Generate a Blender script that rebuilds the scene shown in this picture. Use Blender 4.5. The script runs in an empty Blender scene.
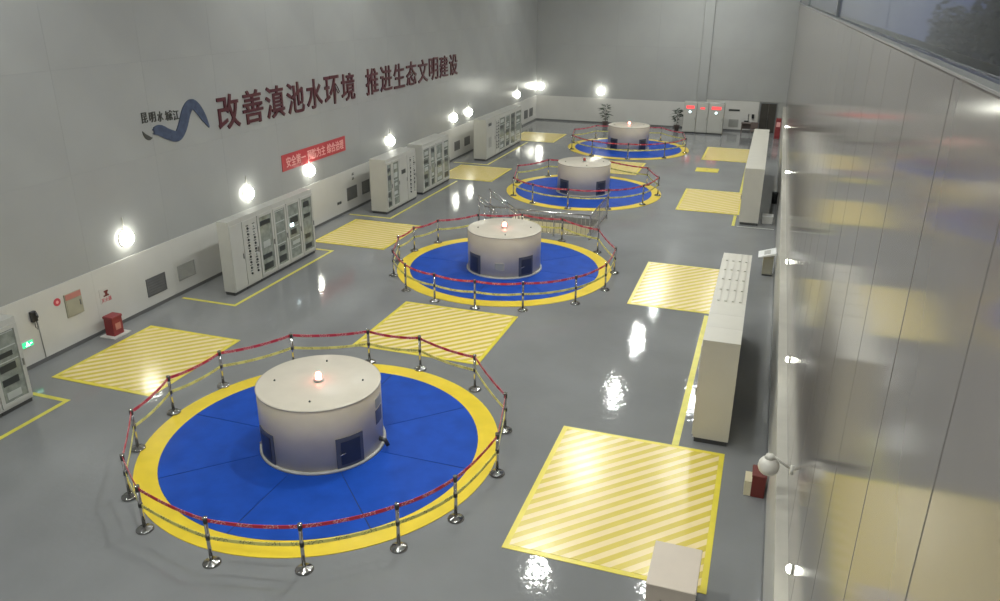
import bpy, math, random
from mathutils import Vector, Matrix
random.seed(7)
SC = bpy.context.scene
COL = SC.collection
U = 8.5                       # metres per unit of camera height: all plan figures below are in units of U
PI = math.pi

# ------------------------------------------------------------------ camera
def make_camera():
    yaw, pitch, roll = math.radians(18.68), math.radians(21.45), math.radians(0.40)
    f = Vector((-math.sin(yaw)*math.cos(pitch), math.cos(yaw)*math.cos(pitch), -math.sin(pitch)))
    r = Vector((math.cos(yaw), math.sin(yaw), 0)); u = r.cross(f)
    r2 = r*math.cos(roll) + u*math.sin(roll); u2 = -r*math.sin(roll) + u*math.cos(roll)
    cd = bpy.data.cameras.new('camera'); cd.sensor_width = 36; cd.lens = 778.72/1000*36
    cd.clip_start = 0.05; cd.clip_end = 500
    co = bpy.data.objects.new('camera', cd); COL.objects.link(co)
    m = Matrix((r2, u2, -f)).transposed().to_4x4(); m.translation = (0, 0, U)
    co.matrix_world = m
    SC.camera = co
make_camera()

# ------------------------------------------------------------------ world (dusk outside the high windows) and exposure
W = bpy.data.worlds.new('dusk'); SC.world = W; W.use_nodes = True
W.node_tree.nodes['Background'].inputs[0].default_value = (0.16, 0.19, 0.33, 1)
W.node_tree.nodes['Background'].inputs[1].default_value = 0.6
SC.view_settings.view_transform = 'Standard'; SC.view_settings.look = 'None'
SC.view_settings.gamma = 1; SC.view_settings.use_curve_mapping = False
SC.view_settings.exposure = -0.02
SC.cycles.use_denoising = True
SC.cycles.max_bounces = 8

CEIL = 1.42                   # ceiling height
LIGHT_BAY = 800.0              # radiance of the high-bay lamps
LIGHT_GLOBE = 30.0            # radiance of the wall globes

# ------------------------------------------------------------------ materials
MATS = {}
def mat(name, col, rough=.5, metal=0., var=.06, scale=3., bump=0., bscale=30., ior=1.5, coat=0., spec=.5, emit=None, es=0., trans=0., coord='Object'):
    if name in MATS: return MATS[name]
    m = bpy.data.materials.new(name); m.use_nodes = True; MATS[name] = m
    nt = m.node_tree; b = nt.nodes['Principled BSDF']
    b.inputs['Roughness'].default_value = rough; b.inputs['Metallic'].default_value = metal
    b.inputs['IOR'].default_value = ior; b.inputs['Coat Weight'].default_value = coat
    b.inputs['Specular IOR Level'].default_value = spec
    b.inputs['Transmission Weight'].default_value = trans
    tc = nt.nodes.new('ShaderNodeTexCoord')
    n = nt.nodes.new('ShaderNodeTexNoise'); n.inputs['Scale'].default_value = scale; n.inputs['Detail'].default_value = 4
    nt.links.new(tc.outputs[coord], n.inputs['Vector'])
    rp = nt.nodes.new('ShaderNodeValToRGB')
    rp.color_ramp.elements[0].position = .3; rp.color_ramp.elements[1].position = .7
    rp.color_ramp.elements[0].color = tuple(c*(1-var) for c in col) + (1,)
    rp.color_ramp.elements[1].color = tuple(min(1, c*(1+var)) for c in col) + (1,)
    nt.links.new(n.outputs['Fac'], rp.inputs['Fac']); nt.links.new(rp.outputs['Color'], b.inputs['Base Color'])
    if bump:
        n2 = nt.nodes.new('ShaderNodeTexNoise'); n2.inputs['Scale'].default_value = bscale; n2.inputs['Detail'].default_value = 2
        nt.links.new(tc.outputs[coord], n2.inputs['Vector'])
        bp = nt.nodes.new('ShaderNodeBump'); bp.inputs['Strength'].default_value = bump; bp.inputs['Distance'].default_value = .02
        nt.links.new(n2.outputs['Fac'], bp.inputs['Height']); nt.links.new(bp.outputs['Normal'], b.inputs['Normal'])
    if emit:
        b.inputs['Emission Color'].default_value = tuple(emit) + (1,); b.inputs['Emission Strength'].default_value = es
    return m

def stripe_mat(name, ca, cb, period, duty, rough):
    m = bpy.data.materials.new(name); m.use_nodes = True; MATS[name] = m
    nt = m.node_tree; b = nt.nodes['Principled BSDF']; b.inputs['Roughness'].default_value = rough
    L = nt.links.new
    tc = nt.nodes.new('ShaderNodeTexCoord'); sp = nt.nodes.new('ShaderNodeSeparateXYZ'); L(tc.outputs['Object'], sp.inputs[0])
    def M(op, a, bb=None):
        q = nt.nodes.new('ShaderNodeMath'); q.operation = op
        for i, v in enumerate((a, bb)):
            if v is None: continue
            if isinstance(v, (int, float)): q.inputs[i].default_value = v
            else: L(v, q.inputs[i])
        return q.outputs[0]
    d = M('SUBTRACT', sp.outputs['Y'], sp.outputs['X'])
    t = M('FRACT', M('DIVIDE', M('ADD', d, 100.0), period*math.sqrt(2)))
    s = M('LESS_THAN', t, duty)
    n = nt.nodes.new('ShaderNodeTexNoise'); n.inputs['Scale'].default_value = 2.5; n.inputs['Detail'].default_value = 5
    L(tc.outputs['Object'], n.inputs['Vector'])
    mx = nt.nodes.new('ShaderNodeMix'); mx.data_type = 'RGBA'; L(s, mx.inputs[0])
    mx.inputs[6].default_value = ca + (1,); mx.inputs[7].default_value = cb + (1,)
    hs = nt.nodes.new('ShaderNodeHueSaturation'); L(mx.outputs[2], hs.inputs['Color'])
    L(M('ADD', M('MULTIPLY', n.outputs['Fac'], .16), .92), hs.inputs['Value'])
    L(hs.outputs[0], b.inputs['Base Color'])
    return m

def belt_mat(name, base, mark, length):
    # a printed belt: groups of short marks along local X
    m = bpy.data.materials.new(name); m.use_nodes = True; MATS[name] = m
    nt = m.node_tree; b = nt.nodes['Principled BSDF']; b.inputs['Roughness'].default_value = .55
    L = nt.links.new
    tc = nt.nodes.new('ShaderNodeTexCoord'); sp = nt.nodes.new('ShaderNodeSeparateXYZ'); L(tc.outputs['Object'], sp.inputs[0])
    def M(op, a, bb=None):
        q = nt.nodes.new('ShaderNodeMath'); q.operation = op
        for i, v in enumerate((a, bb)):
            if v is None: continue
            if isinstance(v, (int, float)): q.inputs[i].default_value = v
            else: L(v, q.inputs[i])
        return q.outputs[0]
    grp = M('FRACT', M('DIVIDE', sp.outputs['X'], .42))
    g = M('MULTIPLY', M('GREATER_THAN', grp, .2), M('LESS_THAN', grp, .8))
    n = nt.nodes.new('ShaderNodeTexNoise'); n.inputs['Scale'].default_value = 55; n.inputs['Detail'].default_value = 1
    L(tc.outputs['Object'], n.inputs['Vector'])
    k = M('MULTIPLY', g, M('GREATER_THAN', n.outputs['Fac'], .57))
    ed = M('LESS_THAN', M('ABSOLUTE', sp.outputs['Z']), .5)
    k = M('MULTIPLY', k, ed)
    mx = nt.nodes.new('ShaderNodeMix'); mx.data_type = 'RGBA'; L(k, mx.inputs[0])
    mx.inputs[6].default_value = base + (1,); mx.inputs[7].default_value = mark + (1,)
    L(mx.outputs[2], b.inputs['Base Color'])
    return m

FLOOR = mat('floor_epoxy', (.215, .22, .226), .055, var=.12, scale=.35, bump=.16, bscale=7.0, ior=1.5)
WALLP = mat('wall_panel_grey', (.365, .37, .367), .25, var=.04, scale=.5, bump=.03, bscale=1.2)
WALLB = mat('wall_joint', (.36, .36, .34), .6)
DADO = mat('dado_white', (.58, .57, .545), .28, var=.03, scale=1.)
RPANEL = mat('polished_panel', (.21, .19, .18), .115, var=.06, scale=.8, bump=.05, bscale=1.0, ior=1.55)
LEDGE = mat('ledge_cream', (.43, .41, .365), .45)
CAPM = mat('cap_grey', (.22, .21, .205), .6)
BASEB = mat('skirting_dark', (.13, .13, .13), .4)
CEILM = mat('ceiling_white', (.72, .72, .70), .7)
STEEL = mat('steel_truss', (.10, .12, .18), .5)
YEL = mat('yellow_paint', (.78, .58, .035), .28, var=.07, scale=2.)
YLINE = mat('yellow_line', (.66, .60, .08), .3, var=.1, scale=4.)
WLINE = mat('white_line', (.55, .56, .53), .3, var=.1, scale=4.)
BLUE = mat('blue_mat', (.012, .068, .40), .42, var=.16, scale=1.6, spec=.12)
BLUEJ = mat('blue_joint', (.01, .03, .12), .6)
HATCH = stripe_mat('hatch_stripes', (.64, .51, .08), (.84, .68, .36), .0277*U, .5, .22)
HATCHE = mat('hatch_edge', (.74, .62, .06), .28, var=.06)
DRUM = mat('drum_beige', (.70, .62, .50), .38, var=.04, scale=2.)
DRUMT = mat('drum_lid', (.58, .53, .45), .25, var=.03, scale=3.)
FLANGE = mat('flange_grey', (.42, .42, .40), .35)
DOORB = mat('drum_door', (.03, .035, .06), .3)
DOORF = mat('drum_door_frame', (.085, .09, .12), .35)
CHROME = mat('chrome', (.62, .61, .60), .12, metal=1., var=.02)
CHROMED = mat('chrome_base', (.34, .335, .33), .16, metal=1., var=.05)
BLACKP = mat('black_plastic', (.03, .03, .032), .4)
REDB = belt_mat('red_belt', (.55, .03, .06), (.8, .5, .48), 1)
YELB = belt_mat('yellow_belt', (.78, .72, .22), (.12, .11, .05), 1)
BEACON = mat('beacon_red', (.8, .05, .04), .2, emit=(1, .22, .16), es=14)
BEACONOFF = mat('beacon_off', (.35, .06, .05), .2)
CAB = mat('cabinet_grey', (.47, .465, .435), .36, var=.03, scale=2.)
CABR = mat('cabinet_cream', (.56, .535, .475), .38, var=.03, scale=2.)
CABD = mat('cabinet_seam', (.16, .16, .15), .5)
PLINTH = mat('plinth_dark', (.05, .05, .05), .5)
GLASSD = mat('cabinet_glass', (.25, .27, .24), .10, var=.25, scale=6.)
INST = mat('instrument_dark', (.035, .04, .04), .3)
INSTL = mat('instrument_light', (.42, .44, .42), .4)
HANDLE = mat('handle_grey', (.25, .25, .25), .3, metal=.6)
LEDW = mat('screen_white', (.8, .9, .95), .3, emit=(.75, .95, 1), es=3.5)
LEDR = mat('display_red', (.6, .03, .03), .3, emit=(1, .12, .12), es=1.1)
GREENS = mat('exit_green', (.02, .5, .2), .3, emit=(.06, .85, .33), es=1.1)
GLOBE = mat('globe_lit', (1, 1, .95), .3, emit=(1, 1, .86), es=LIGHT_GLOBE)
GLOBEOFF = mat('globe_unlit', (.72, .69, .63), .3)
BRACKET = mat('bracket_white', (.62, .60, .55), .35)
BAYL = mat('bay_lamp', (1, 1, 1), .4, emit=(.97, 1, .94), es=LIGHT_BAY)
BAYW = mat('bay_lamp_weak', (1, 1, 1), .4, emit=(.97, 1, .94), es=LIGHT_BAY*.4)
BAYFILL = mat('bay_lamp_fill', (1, 1, 1), .4, emit=(.97, 1, .94), es=LIGHT_BAY*.28)  # emitter for the added fill lamps on the left
BAYH = mat('bay_housing', (.3, .3, .31), .3, metal=.7)
LETR = mat('letter_red', (.085, .018, .026), .4, var=.1)
LETK = mat('letter_black', (.055, .055, .05), .5)
SWOOSH = mat('swoosh_blue', (.055, .075, .135), .4, var=.25, scale=6.)
BANNER = mat('banner_red', (.50, .055, .065), .5, var=.08)
BANT = mat('banner_text', (.85, .42, .40), .5)
VENTD = mat('vent_dark', (.12, .12, .12), .4)
VENTL = mat('vent_light', (.33, .33, .31), .4)
HOSE = mat('hose_door', (.36, .345, .27), .4)
HOSER = mat('hose_header', (.48, .20, .17), .4)
REDP = mat('red_paint', (.24, .03, .035), .4, var=.15)
PINKR = mat('sign_red', (.55, .06, .09), .4)
MAROON = mat('maroon', (.16, .03, .025), .4)
CREAM = mat('cream_wall', (.66, .60, .42), .5)
LEAF = mat('leaf', (.03, .055, .03), .5, var=.4, scale=8.)
LEAFX = mat('leaf_outside', (.02, .024, .03), .7, var=.4, scale=1.)
POT = mat('pot', (.12, .09, .08), .4)
WOODD = mat('door_dark', (.045, .04, .033), .4, var=.15)
CONSOLE = mat('console', (.30, .285, .23), .4)
CONTOP = mat('console_top', (.66, .66, .66), .3)
BOXB = mat('box_beige', (.60, .52, .44), .45, var=.03)
FRAMEM = mat('window_frame', (.20, .21, .22), .35, metal=.4)
GLASS = mat('window_glass', (.75, .8, .9), .02, var=0., trans=1., ior=1.13)

# ------------------------------------------------------------------ mesh helpers
class MB:
    def __init__(s): s.v = []; s.f = []; s.sm = []
    def add(s, vs, fs, smooth=False):
        o = len(s.v); s.v += [tuple(v) for v in vs]
        for f in fs: s.f.append([o+i for i in f]); s.sm.append(smooth)
        return s
    def box(s, x0, x1, y0, y1, z0, z1):
        if x0 > x1: x0, x1 = x1, x0
        if y0 > y1: y0, y1 = y1, y0
        if z0 > z1: z0, z1 = z1, z0
        vs = [(x0,y0,z0),(x1,y0,z0),(x1,y1,z0),(x0,y1,z0),(x0,y0,z1),(x1,y0,z1),(x1,y1,z1),(x0,y1,z1)]
        return s.add(vs, [(3,2,1,0),(4,5,6,7),(0,1,5,4),(1,2,6,5),(2,3,7,6),(3,0,4,7)])
    def bbox(s, x0, x1, y0, y1, z0, z1, b):
        # box with chamfered vertical and top edges
        pl = [(x0+b,y0),(x1-b,y0),(x1,y0+b),(x1,y1-b),(x1-b,y1),(x0+b,y1),(x0,y1-b),(x0,y0+b)]
        cx, cy = (x0+x1)/2, (y0+y1)/2
        def ins(p): return (p[0] + (b if p[0] < cx else -b), p[1] + (b if p[1] < cy else -b))
        vs = [(x,y,z0) for x,y in pl] + [(x,y,z1-b) for x,y in pl] + [ins(p)+(z1,) for p in pl]
        fs = [tuple(range(7,-1,-1)), tuple(range(16,24))]
        for k in range(2):
            for i in range(8): j = (i+1) % 8; fs.append((8*k+i, 8*k+j, 8*k+8+j, 8*k+8+i))
        return s.add(vs, fs)
    def lathe(s, prof, n=24, c=(0,0,0), smooth=True, axis='z'):
        vs = []; fs = []
        for r, z in prof:
            for i in range(n):
                a = 2*PI*i/n
                p = (r*math.cos(a), r*math.sin(a), z)
                if axis == 'x': p = (z, r*math.cos(a), r*math.sin(a))
                if axis == 'y': p = (r*math.sin(a), z, r*math.cos(a))
                vs.append((c[0]+p[0], c[1]+p[1], c[2]+p[2]))
        for k in range(len(prof)-1):
            for i in range(n):
                j = (i+1) % n; fs.append((k*n+i, k*n+j, (k+1)*n+j, (k+1)*n+i))
        o = len(s.v); s.add(vs, fs, smooth)
        if prof[0][0] > 1e-6: s.f.append([o+i for i in range(n-1,-1,-1)]); s.sm.append(False)
        if prof[-1][0] > 1e-6: s.f.append([o+(len(prof)-1)*n+i for i in range(n)]); s.sm.append(False)
        return s
    def ring(s, r0, r1, z0, z1, a0=0, a1=2*PI, n=64):
        vs = []; full = abs(a1-a0-2*PI) < 1e-6
        for i in range(n+1):
            a = a0+(a1-a0)*i/n; c, d = math.cos(a), math.sin(a)
            vs += [(r0*c,r0*d,z0),(r1*c,r1*d,z0),(r1*c,r1*d,z1),(r0*c,r0*d,z1)]
        fs = []
        for i in range(n):
            p, q = 4*i, 4*i+4
            fs += [(p+3,p+2,q+2,q+3),(p+1,q+1,q+2,p+2),(p,p+3,q+3,q),(p,q,q+1,p+1)]
        if not full: fs += [(0,1,2,3),(4*n+3,4*n+2,4*n+1,4*n)]
        return s.add(vs, fs)
    def tube(s, pts, r, n=8):
        pts = [Vector(p) for p in pts]; vs = []; fs = []
        for k, p in enumerate(pts):
            t = (pts[min(k+1,len(pts)-1)] - pts[max(k-1,0)]).normalized()
            a = Vector((0,0,1)) if abs(t.z) < .95 else Vector((1,0,0))
            u = t.cross(a).normalized(); w = t.cross(u)
            for i in range(n):
                q = 2*PI*i/n; vs.append(p + u*(r*math.cos(q)) + w*(r*math.sin(q)))
        for k in range(len(pts)-1):
            for i in range(n): j = (i+1) % n; fs.append((k*n+i,(k+1)*n+i,(k+1)*n+j,k*n+j))
        s.add(vs, fs, True); o = len(s.v)-len(vs)
        s.f.append([o+i for i in range(n)]); s.sm.append(False)
        s.f.append([o+(len(pts)-1)*n+i for i in range(n-1,-1,-1)]); s.sm.append(False)
        return s
    def mesh(s, name, m):
        me = bpy.data.meshes.new(name); me.from_pydata(s.v, [], s.f); me.materials.append(m)
        me.polygons.foreach_set('use_smooth', s.sm); me.update(); return me

def tag(o, label=None, cat=None, group=None, kind=None):
    if label: o['label'] = label
    if cat: o['category'] = cat
    if group: o['group'] = group
    if kind: o['kind'] = kind
    return o
def link(name, me, parent=None, loc=(0,0,0), rz=0.):
    o = bpy.data.objects.new(name, me); COL.objects.link(o)
    o.location = loc; o.rotation_euler = (0,0,rz)
    if parent: o.parent = parent
    return o
def part(name, mb, m, parent=None, loc=(0,0,0), rz=0.):
    return link(name, mb.mesh(name, m), parent, loc, rz)
def thing(name, label, cat, loc=(0,0,0), rz=0., group=None):
    return tag(link(name, None, None, loc, rz), label, cat, group)
def struct(name, mb, m): return tag(part(name, mb, m), kind='structure')
def dup(src, parent=None, loc=None, rz=None):
    c = src.copy(); COL.objects.link(c); c.parent = parent
    if loc is not None: c.location = loc
    if rz is not None: c.rotation_euler = (0,0,rz)
    for ch in list(src.children): dup(ch, c)
    return c
ORD = ['first','second','third','fourth','fifth','sixth','seventh','eighth','ninth','tenth','eleventh','twelfth','thirteenth','fourteenth','fifteenth']

def text_mesh(body, size, depth, bold=0., sx=1.):
    c = bpy.data.curves.new('text', 'FONT'); c.body = body; c.size = size; c.extrude = depth/2; c.offset = bold
    c.resolution_u = 3; c.align_x = 'LEFT'
    o = bpy.data.objects.new('text', c); COL.objects.link(o)
    bpy.context.view_layer.update()
    dg = bpy.context.evaluated_depsgraph_get()
    me = bpy.data.meshes.new_from_object(o.evaluated_get(dg))
    bpy.data.objects.remove(o); bpy.data.curves.remove(c)
    xs = [v.co.x for v in me.vertices]; ys = [v.co.y for v in me.vertices]
    return me, (min(xs), max(xs), min(ys), max(ys))
def fit_text(body, w, h, depth, m, bold=0.):
    # glyph mesh fitted into a w x h cell; local X along the wall, local Y up, extruded along local Z
    me, (x0, x1, y0, y1) = text_mesh(body, 1., .1, bold)
    kx, ky = w/(x1-x0), h/(y1-y0)
    for v in me.vertices:
        v.co.x = (v.co.x-x0)*kx - w/2; v.co.y = (v.co.y-y0)*ky; v.co.z = (v.co.z+.05)*depth/.1
    me.materials.clear(); me.materials.append(m); me.update()
    return me
TEXTROT = Matrix(((0,0,1,0),(1,0,0,0),(0,1,0,0),(0,0,0,1)))    # local x->+Y, y->+Z, z->+X: reads on the left wall

# ================================================================== THE SETTING
XL, XR, YB, YN = -1.902, .110, 6.55, -.35      # left wall, right wall, far wall, near wall
DZ = .205                                       # dado height
LT = .955                                       # top of the right wall's polished panels
PIT = (-1.12, -.71, 3.27, 3.57)                 # stairwell opening

fl = MB()
for (a, b, c, d) in ((XL-.04, PIT[0], YN-.04, YB+.04), (PIT[1], XR+.04, YN-.04, YB+.04), (PIT[0], PIT[1], YN-.04, PIT[2]), (PIT[0], PIT[1], PIT[3], YB+.04)):
    fl.box(a*U, b*U, c*U, d*U, -.3, 0)
floor = struct('floor', fl, FLOOR)
part('stairwell_wall', MB().box(PIT[0]*U-.1, PIT[1]*U+.1, PIT[3]*U, PIT[3]*U+.1, -3, -.3).box(PIT[0]*U-.1, PIT[1]*U+.1, PIT[2]*U-.1, PIT[2]*U, -3, -.3).box(PIT[1]*U, PIT[1]*U+.1, PIT[2]*U, PIT[3]*U, -3, -.3).box(PIT[0]*U-.1, PIT[0]*U, PIT[2]*U, PIT[3]*U, -3, -.3).box(PIT[0]*U-.1, PIT[1]*U+.1, PIT[2]*U-.1, PIT[3]*U+.1, -3.1, -3), CREAM, floor)
for i in range(13):
    x0 = PIT[0]*U + .02 + i*.26
    part('stair_step', MB().box(x0, x0+.28, PIT[2]*U+.02, PIT[3]*U-.02, -.2-.18*(i+1), -.05-.18*i), CREAM, floor)

struct('ceiling', MB().box((XL-.04)*U, (XR+.04)*U, (YN-.04)*U, (YB+.04)*U, CEIL*U, CEIL*U+.3), CEILM)

def panel_grid(parent, kind, fixed, u0, u1, us, z0s, m, thick, gap, inward):
    # panels standing proud of a wall: 'x' walls run along Y, 'y' walls run along X
    n = max(1, round((u1-u0)/us)); w = (u1-u0)/n
    for za, zb in zip(z0s[:-1], z0s[1:]):
        me = None
        for i in range(n):
            c = u0 + (i+.5)*w
            if me is None:
                hw, hh = w/2-gap/2, (zb-za)/2-gap/2
                mb = MB()
                # chamfered plate, face towards the room
                b = .001 if gap < .005 else .008
                if kind == 'x':
                    vs = [(0,-hw,-hh),(0,hw,-hh),(0,hw,hh),(0,-hw,hh)]
                    t1, t2 = inward*(thick-b), inward*thick
                    vs += [(t1,y,z) for _,y,z in vs[:4]] + [(t2, y-b*(1 if y>0 else -1), z-b*(1 if z>0 else -1)) for _,y,z in vs[:4]]
                else:
                    vs = [(-hw,0,-hh),(hw,0,-hh),(hw,0,hh),(-hw,0,hh)]
                    t1, t2 = inward*(thick-b), inward*thick
                    vs += [(x,t1,z) for x,_,z in vs[:4]] + [(x-b*(1 if x>0 else -1), t2, z-b*(1 if z>0 else -1)) for x,_,z in vs[:4]]
                fs = [(8,9,10,11)]
                for k in (0,4):
                    for j in range(4): q = (j+1) % 4; fs.append((k+j,k+q,k+4+q,k+4+j))
                if (kind == 'x') == (inward < 0): fs = [tuple(reversed(f)) for f in fs]
                mb.add(vs, fs); me = mb.mesh('wall_panel', m)
            loc = (fixed, c, (za+zb)/2) if kind == 'x' else (c, fixed, (za+zb)/2)
            link('wall_panel', me, parent, loc)

# left wall: grey panels above a white dado
wl = struct('wall_left', MB().box((XL-.04)*U, XL*U-.025, YN*U, YB*U, 0, CEIL*U), WALLB)
panel_grid(wl, 'x', XL*U-.025, YN*U, YB*U, .345*U, [.02, .50*U, .795*U, 1.09*U, CEIL*U], WALLP, .025, .0015, 1)
dl = struct('trim_3', MB().box(XL*U+.001, XL*U+.02, YN*U, YB*U, .10, DZ*U-.01), DADO)
for i in range(20):
    y0, y1 = (YN + i*(YB-YN)/20)*U, (YN+(i+1)*(YB-YN)/20)*U
    part('dado_panel', MB().box(XL*U+.001, XL*U+.03, y0+.001, y1-.001, .10, DZ*U), DADO, dl)
struct('baseboard_left', MB().box(XL*U+.001, XL*U+.04, YN*U, YB*U, 0, .10), BASEB)
# far wall
wb = struct('wall_back', MB().box((XL-.04)*U, (XR+.04)*U, YB*U+.03, (YB+.04)*U, 0, CEIL*U), WALLB)
panel_grid(wb, 'y', YB*U+.03, XL*U, -.57*U, .333*U, [DZ*U, .62*U, 1.0*U, CEIL*U], WALLP, .03, .002, -1)
panel_grid(wb, 'y', YB*U+.03, -.487*U, XR*U, .30*U, [.235*U, .62*U, 1.0*U, CEIL*U], WALLP, .03, .002, -1)
part('pilaster', MB().bbox(-.566*U, -.491*U, YB*U-.07, YB*U+.03, 0, CEIL*U, .01), WALLP, wb)
part('dado_panel', MB().box(XL*U+.03, -.57*U, YB*U-.03, YB*U+.03, .10, DZ*U), DADO, wb)
part('dado_panel', MB().box(-.487*U, -.085*U, YB*U-.03, YB*U+.03, .10, .233*U), DADO, wb)
struct('baseboard_back', MB().box(XL*U+.04, -.085*U, YB*U-.04, YB*U+.02, 0, .10), BASEB)
# near wall (behind the camera)
struct('wall_front', MB().box((XL-.04)*U, (XR+.04)*U, (YN-.04)*U, YN*U, 0, CEIL*U), WALLP)
# right wall: cream dado with ledge, polished panels, high windows above
wr = struct('wall_right', MB().box(XR*U+.02, (XR+.04)*U, YN*U, YB*U, 0, LT*U), WALLB)
panel_grid(wr, 'x', XR*U+.02, (.415-.17*4)*U, YB*U, .1704*U, [DZ*U, LT*U-.015], RPANEL, .02, .010, -1)
for i in range(20):
    y0, y1 = (YN + i*(YB-YN)/20)*U, (YN+(i+1)*(YB-YN)/20)*U
    part('dado_panel', MB().box(.094*U, XR*U+.02, y0+.002, y1-.002, .10, DZ*U-.04), DADO, wr)
struct('baseboard_right', MB().box(.092*U, XR*U+.02, YN*U, YB*U, 0, .10), BASEB)
struct('trim_1', MB().bbox(.0905*U, XR*U+.02, YN*U, YB*U, DZ*U-.04, DZ*U, .008), LEDGE)
struct('trim_2', MB().bbox(XR*U-.004, (XR+.04)*U, YN*U, YB*U, LT*U-.015, LT*U, .003), CAPM)
ww = .62*U; nwin = 3; wy0 = YN*U
for i in range(nwin):
    y0 = wy0 + i*(YB-YN)*U/nwin; y1 = wy0 + (i+1)*(YB-YN)*U/nwin
    w = struct('window_%d' % (i+1), MB().box(XR*U, XR*U+.055, y0, y0+.03, LT*U, CEIL*U).box(XR*U, XR*U+.055, y1-.03, y1, LT*U, CEIL*U).box(XR*U, XR*U+.055, y0+.03, y1-.03, LT*U, LT*U+.03).box(XR*U, XR*U+.055, y0+.03, y1-.03, CEIL*U-.06, CEIL*U), FRAMEM)
    for ya, yb in ((y0+.03, y1-.03),):
        part('pane', MB().box(XR*U+.04, XR*U+.052, ya+.01, yb-.01, LT*U+.03, CEIL*U-.06), GLASS, w)
# roof trusses under the ceiling
for i in range(8):
    y = (.2 + i*.85)*U
    mb = MB().box(XL*U+.05, XR*U-.05, y-.1, y+.1, CEIL*U-.28, CEIL*U-.02).box(XL*U+.05, XR*U-.05, y-.08, y+.08, CEIL*U-1.0, CEIL*U-.85)
    for k in range(12):
        xa = XL*U + .1 + k*1.4; xb = xa+.7
        mb.tube([(xa, y, CEIL*U-.25), (xb, y, CEIL*U-.9)], .05, 6).tube([(xb, y, CEIL*U-.9), (xb+.7, y, CEIL*U-.25)], .05, 6)
    tag(part('roof_truss', mb, STEEL), '%s dark steel roof truss from the near end of the hall' % ORD[i], 'truss', 'roof trusses')

# ------------------------------------------------------------------ ceiling lights (nearest main-row lamp is added to light the near end)
for x, row, bm, ys in ((-.70, 'main', BAYL, [.05+.85*i for i in range(8)]), (-.23, 'weaker right', BAYW, [.12+.85*i for i in range(8)]), (-1.64, 'added left fill', BAYFILL, [.6, 1.5, 2.72, 3.4, 5.7])):  # left row is added fill to brighten that side, spaced to hide its glints
    for i, y in enumerate(ys):
        y *= U
        t = thing('high_bay_lamp', '%s round high-bay lamp from the near end, %s row' % (ORD[i], row), 'lamp', (x*U, y, 1.3*U), 0, 'high-bay lamps')
        part('reflector', MB().lathe([(.26, -.02), (.25, .06), (.16, .26), (.10, .30), (.10, .48)], 20), BAYH, t)
        part('bulb', MB().lathe([(0, -.05), (.17, -.045), (.215, -.025)], 20), bm, t)
        part('hanger', MB().tube([(0, 0, .48), (0, 0, (CEIL-1.3)*U-.01)], .015, 6), BAYH, t)

# ------------------------------------------------------------------ wall globe lamps
def dome_lamp(loc, wall, label, r=.225, group='dome lamps along the walls'):
    d = Vector(wall)
    t = thing('wall_lamp', label, 'lamp', loc, 0, group)     # loc = point on the wall
    ax = 'x' if abs(d.x) > .5 else 'y'; sgn = d.x + d.y
    part('wall_plate', MB().lathe([(r*1.08, .002*sgn), (r*1.08, .02*sgn), (r*1.0, .03*sgn)], 24, axis=ax), BRACKET, t)
    part('dome', MB().lathe([(r*math.cos(PI/2*k/8), sgn*(.03+r*.85*math.sin(PI/2*k/8))) for k in range(9)], 24, axis=ax), GLOBE, t)
    if r > .1: part('conduit', MB().tube([tuple(d*.02+Vector((0,0,r))), tuple(d*.02+Vector((0,0,r+.35)))], .014, 6), BRACKET, t)
def globe_lamp(loc, wall, label, reach, r):
    d = Vector(wall); t = thing('wall_lamp', label, 'lamp', loc)
    part('wall_plate', MB().lathe([(.07, 0), (.07, -.02), (.05, -.03)], 12, axis='x'), BRACKET, t)
    part('arm', MB().tube([(0,0,0), tuple(d*reach*.5 + Vector((0,0,.10))), tuple(d*reach + Vector((0,0,.19)))], .022, 8), BRACKET, t)
    c = d*reach
    part('globe', MB().lathe([(r*math.sin(PI*k/12), -r*math.cos(PI*k/12)) for k in range(13)], 20, tuple(c)), GLOBEOFF, t)
    part('cap', MB().lathe([(.075, r*.88), (.06, r+.03), (.025, r+.05)], 12, tuple(c)), BRACKET, t)
for i, y in enumerate((1.877, 2.518, 2.969, 3.772, 4.675, 4.942, 6.007)):
    dome_lamp((XL*U, y*U, .268*U), (1,0,0), '%s glowing dome lamp from the left edge, low on the left wall' % ORD[i])
dome_lamp((-1.345*U, YB*U, .262*U), (0,-1,0), 'glowing dome lamp on the far wall above the farthest pump', r=.26)
dome_lamp((-1.862*U, YB*U, .281*U), (0,-1,0), 'glowing dome lamp on the far wall beside the left corner', r=.24)
for i, y in enumerate((.968, 1.686, 2.411, 3.783, 5.19)):
    dome_lamp((XR*U, y*U, .250*U), (-1,0,0), '%s glowing lamp from the near end on the polished right wall' % ORD[i], r=.055, group='small lamps on the right wall')
globe_lamp((XR*U, 1.217*U, .258*U), (-1,0,0), 'unlit white globe lamp on an arm above the red box, right wall', reach=.32, r=.15)

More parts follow.
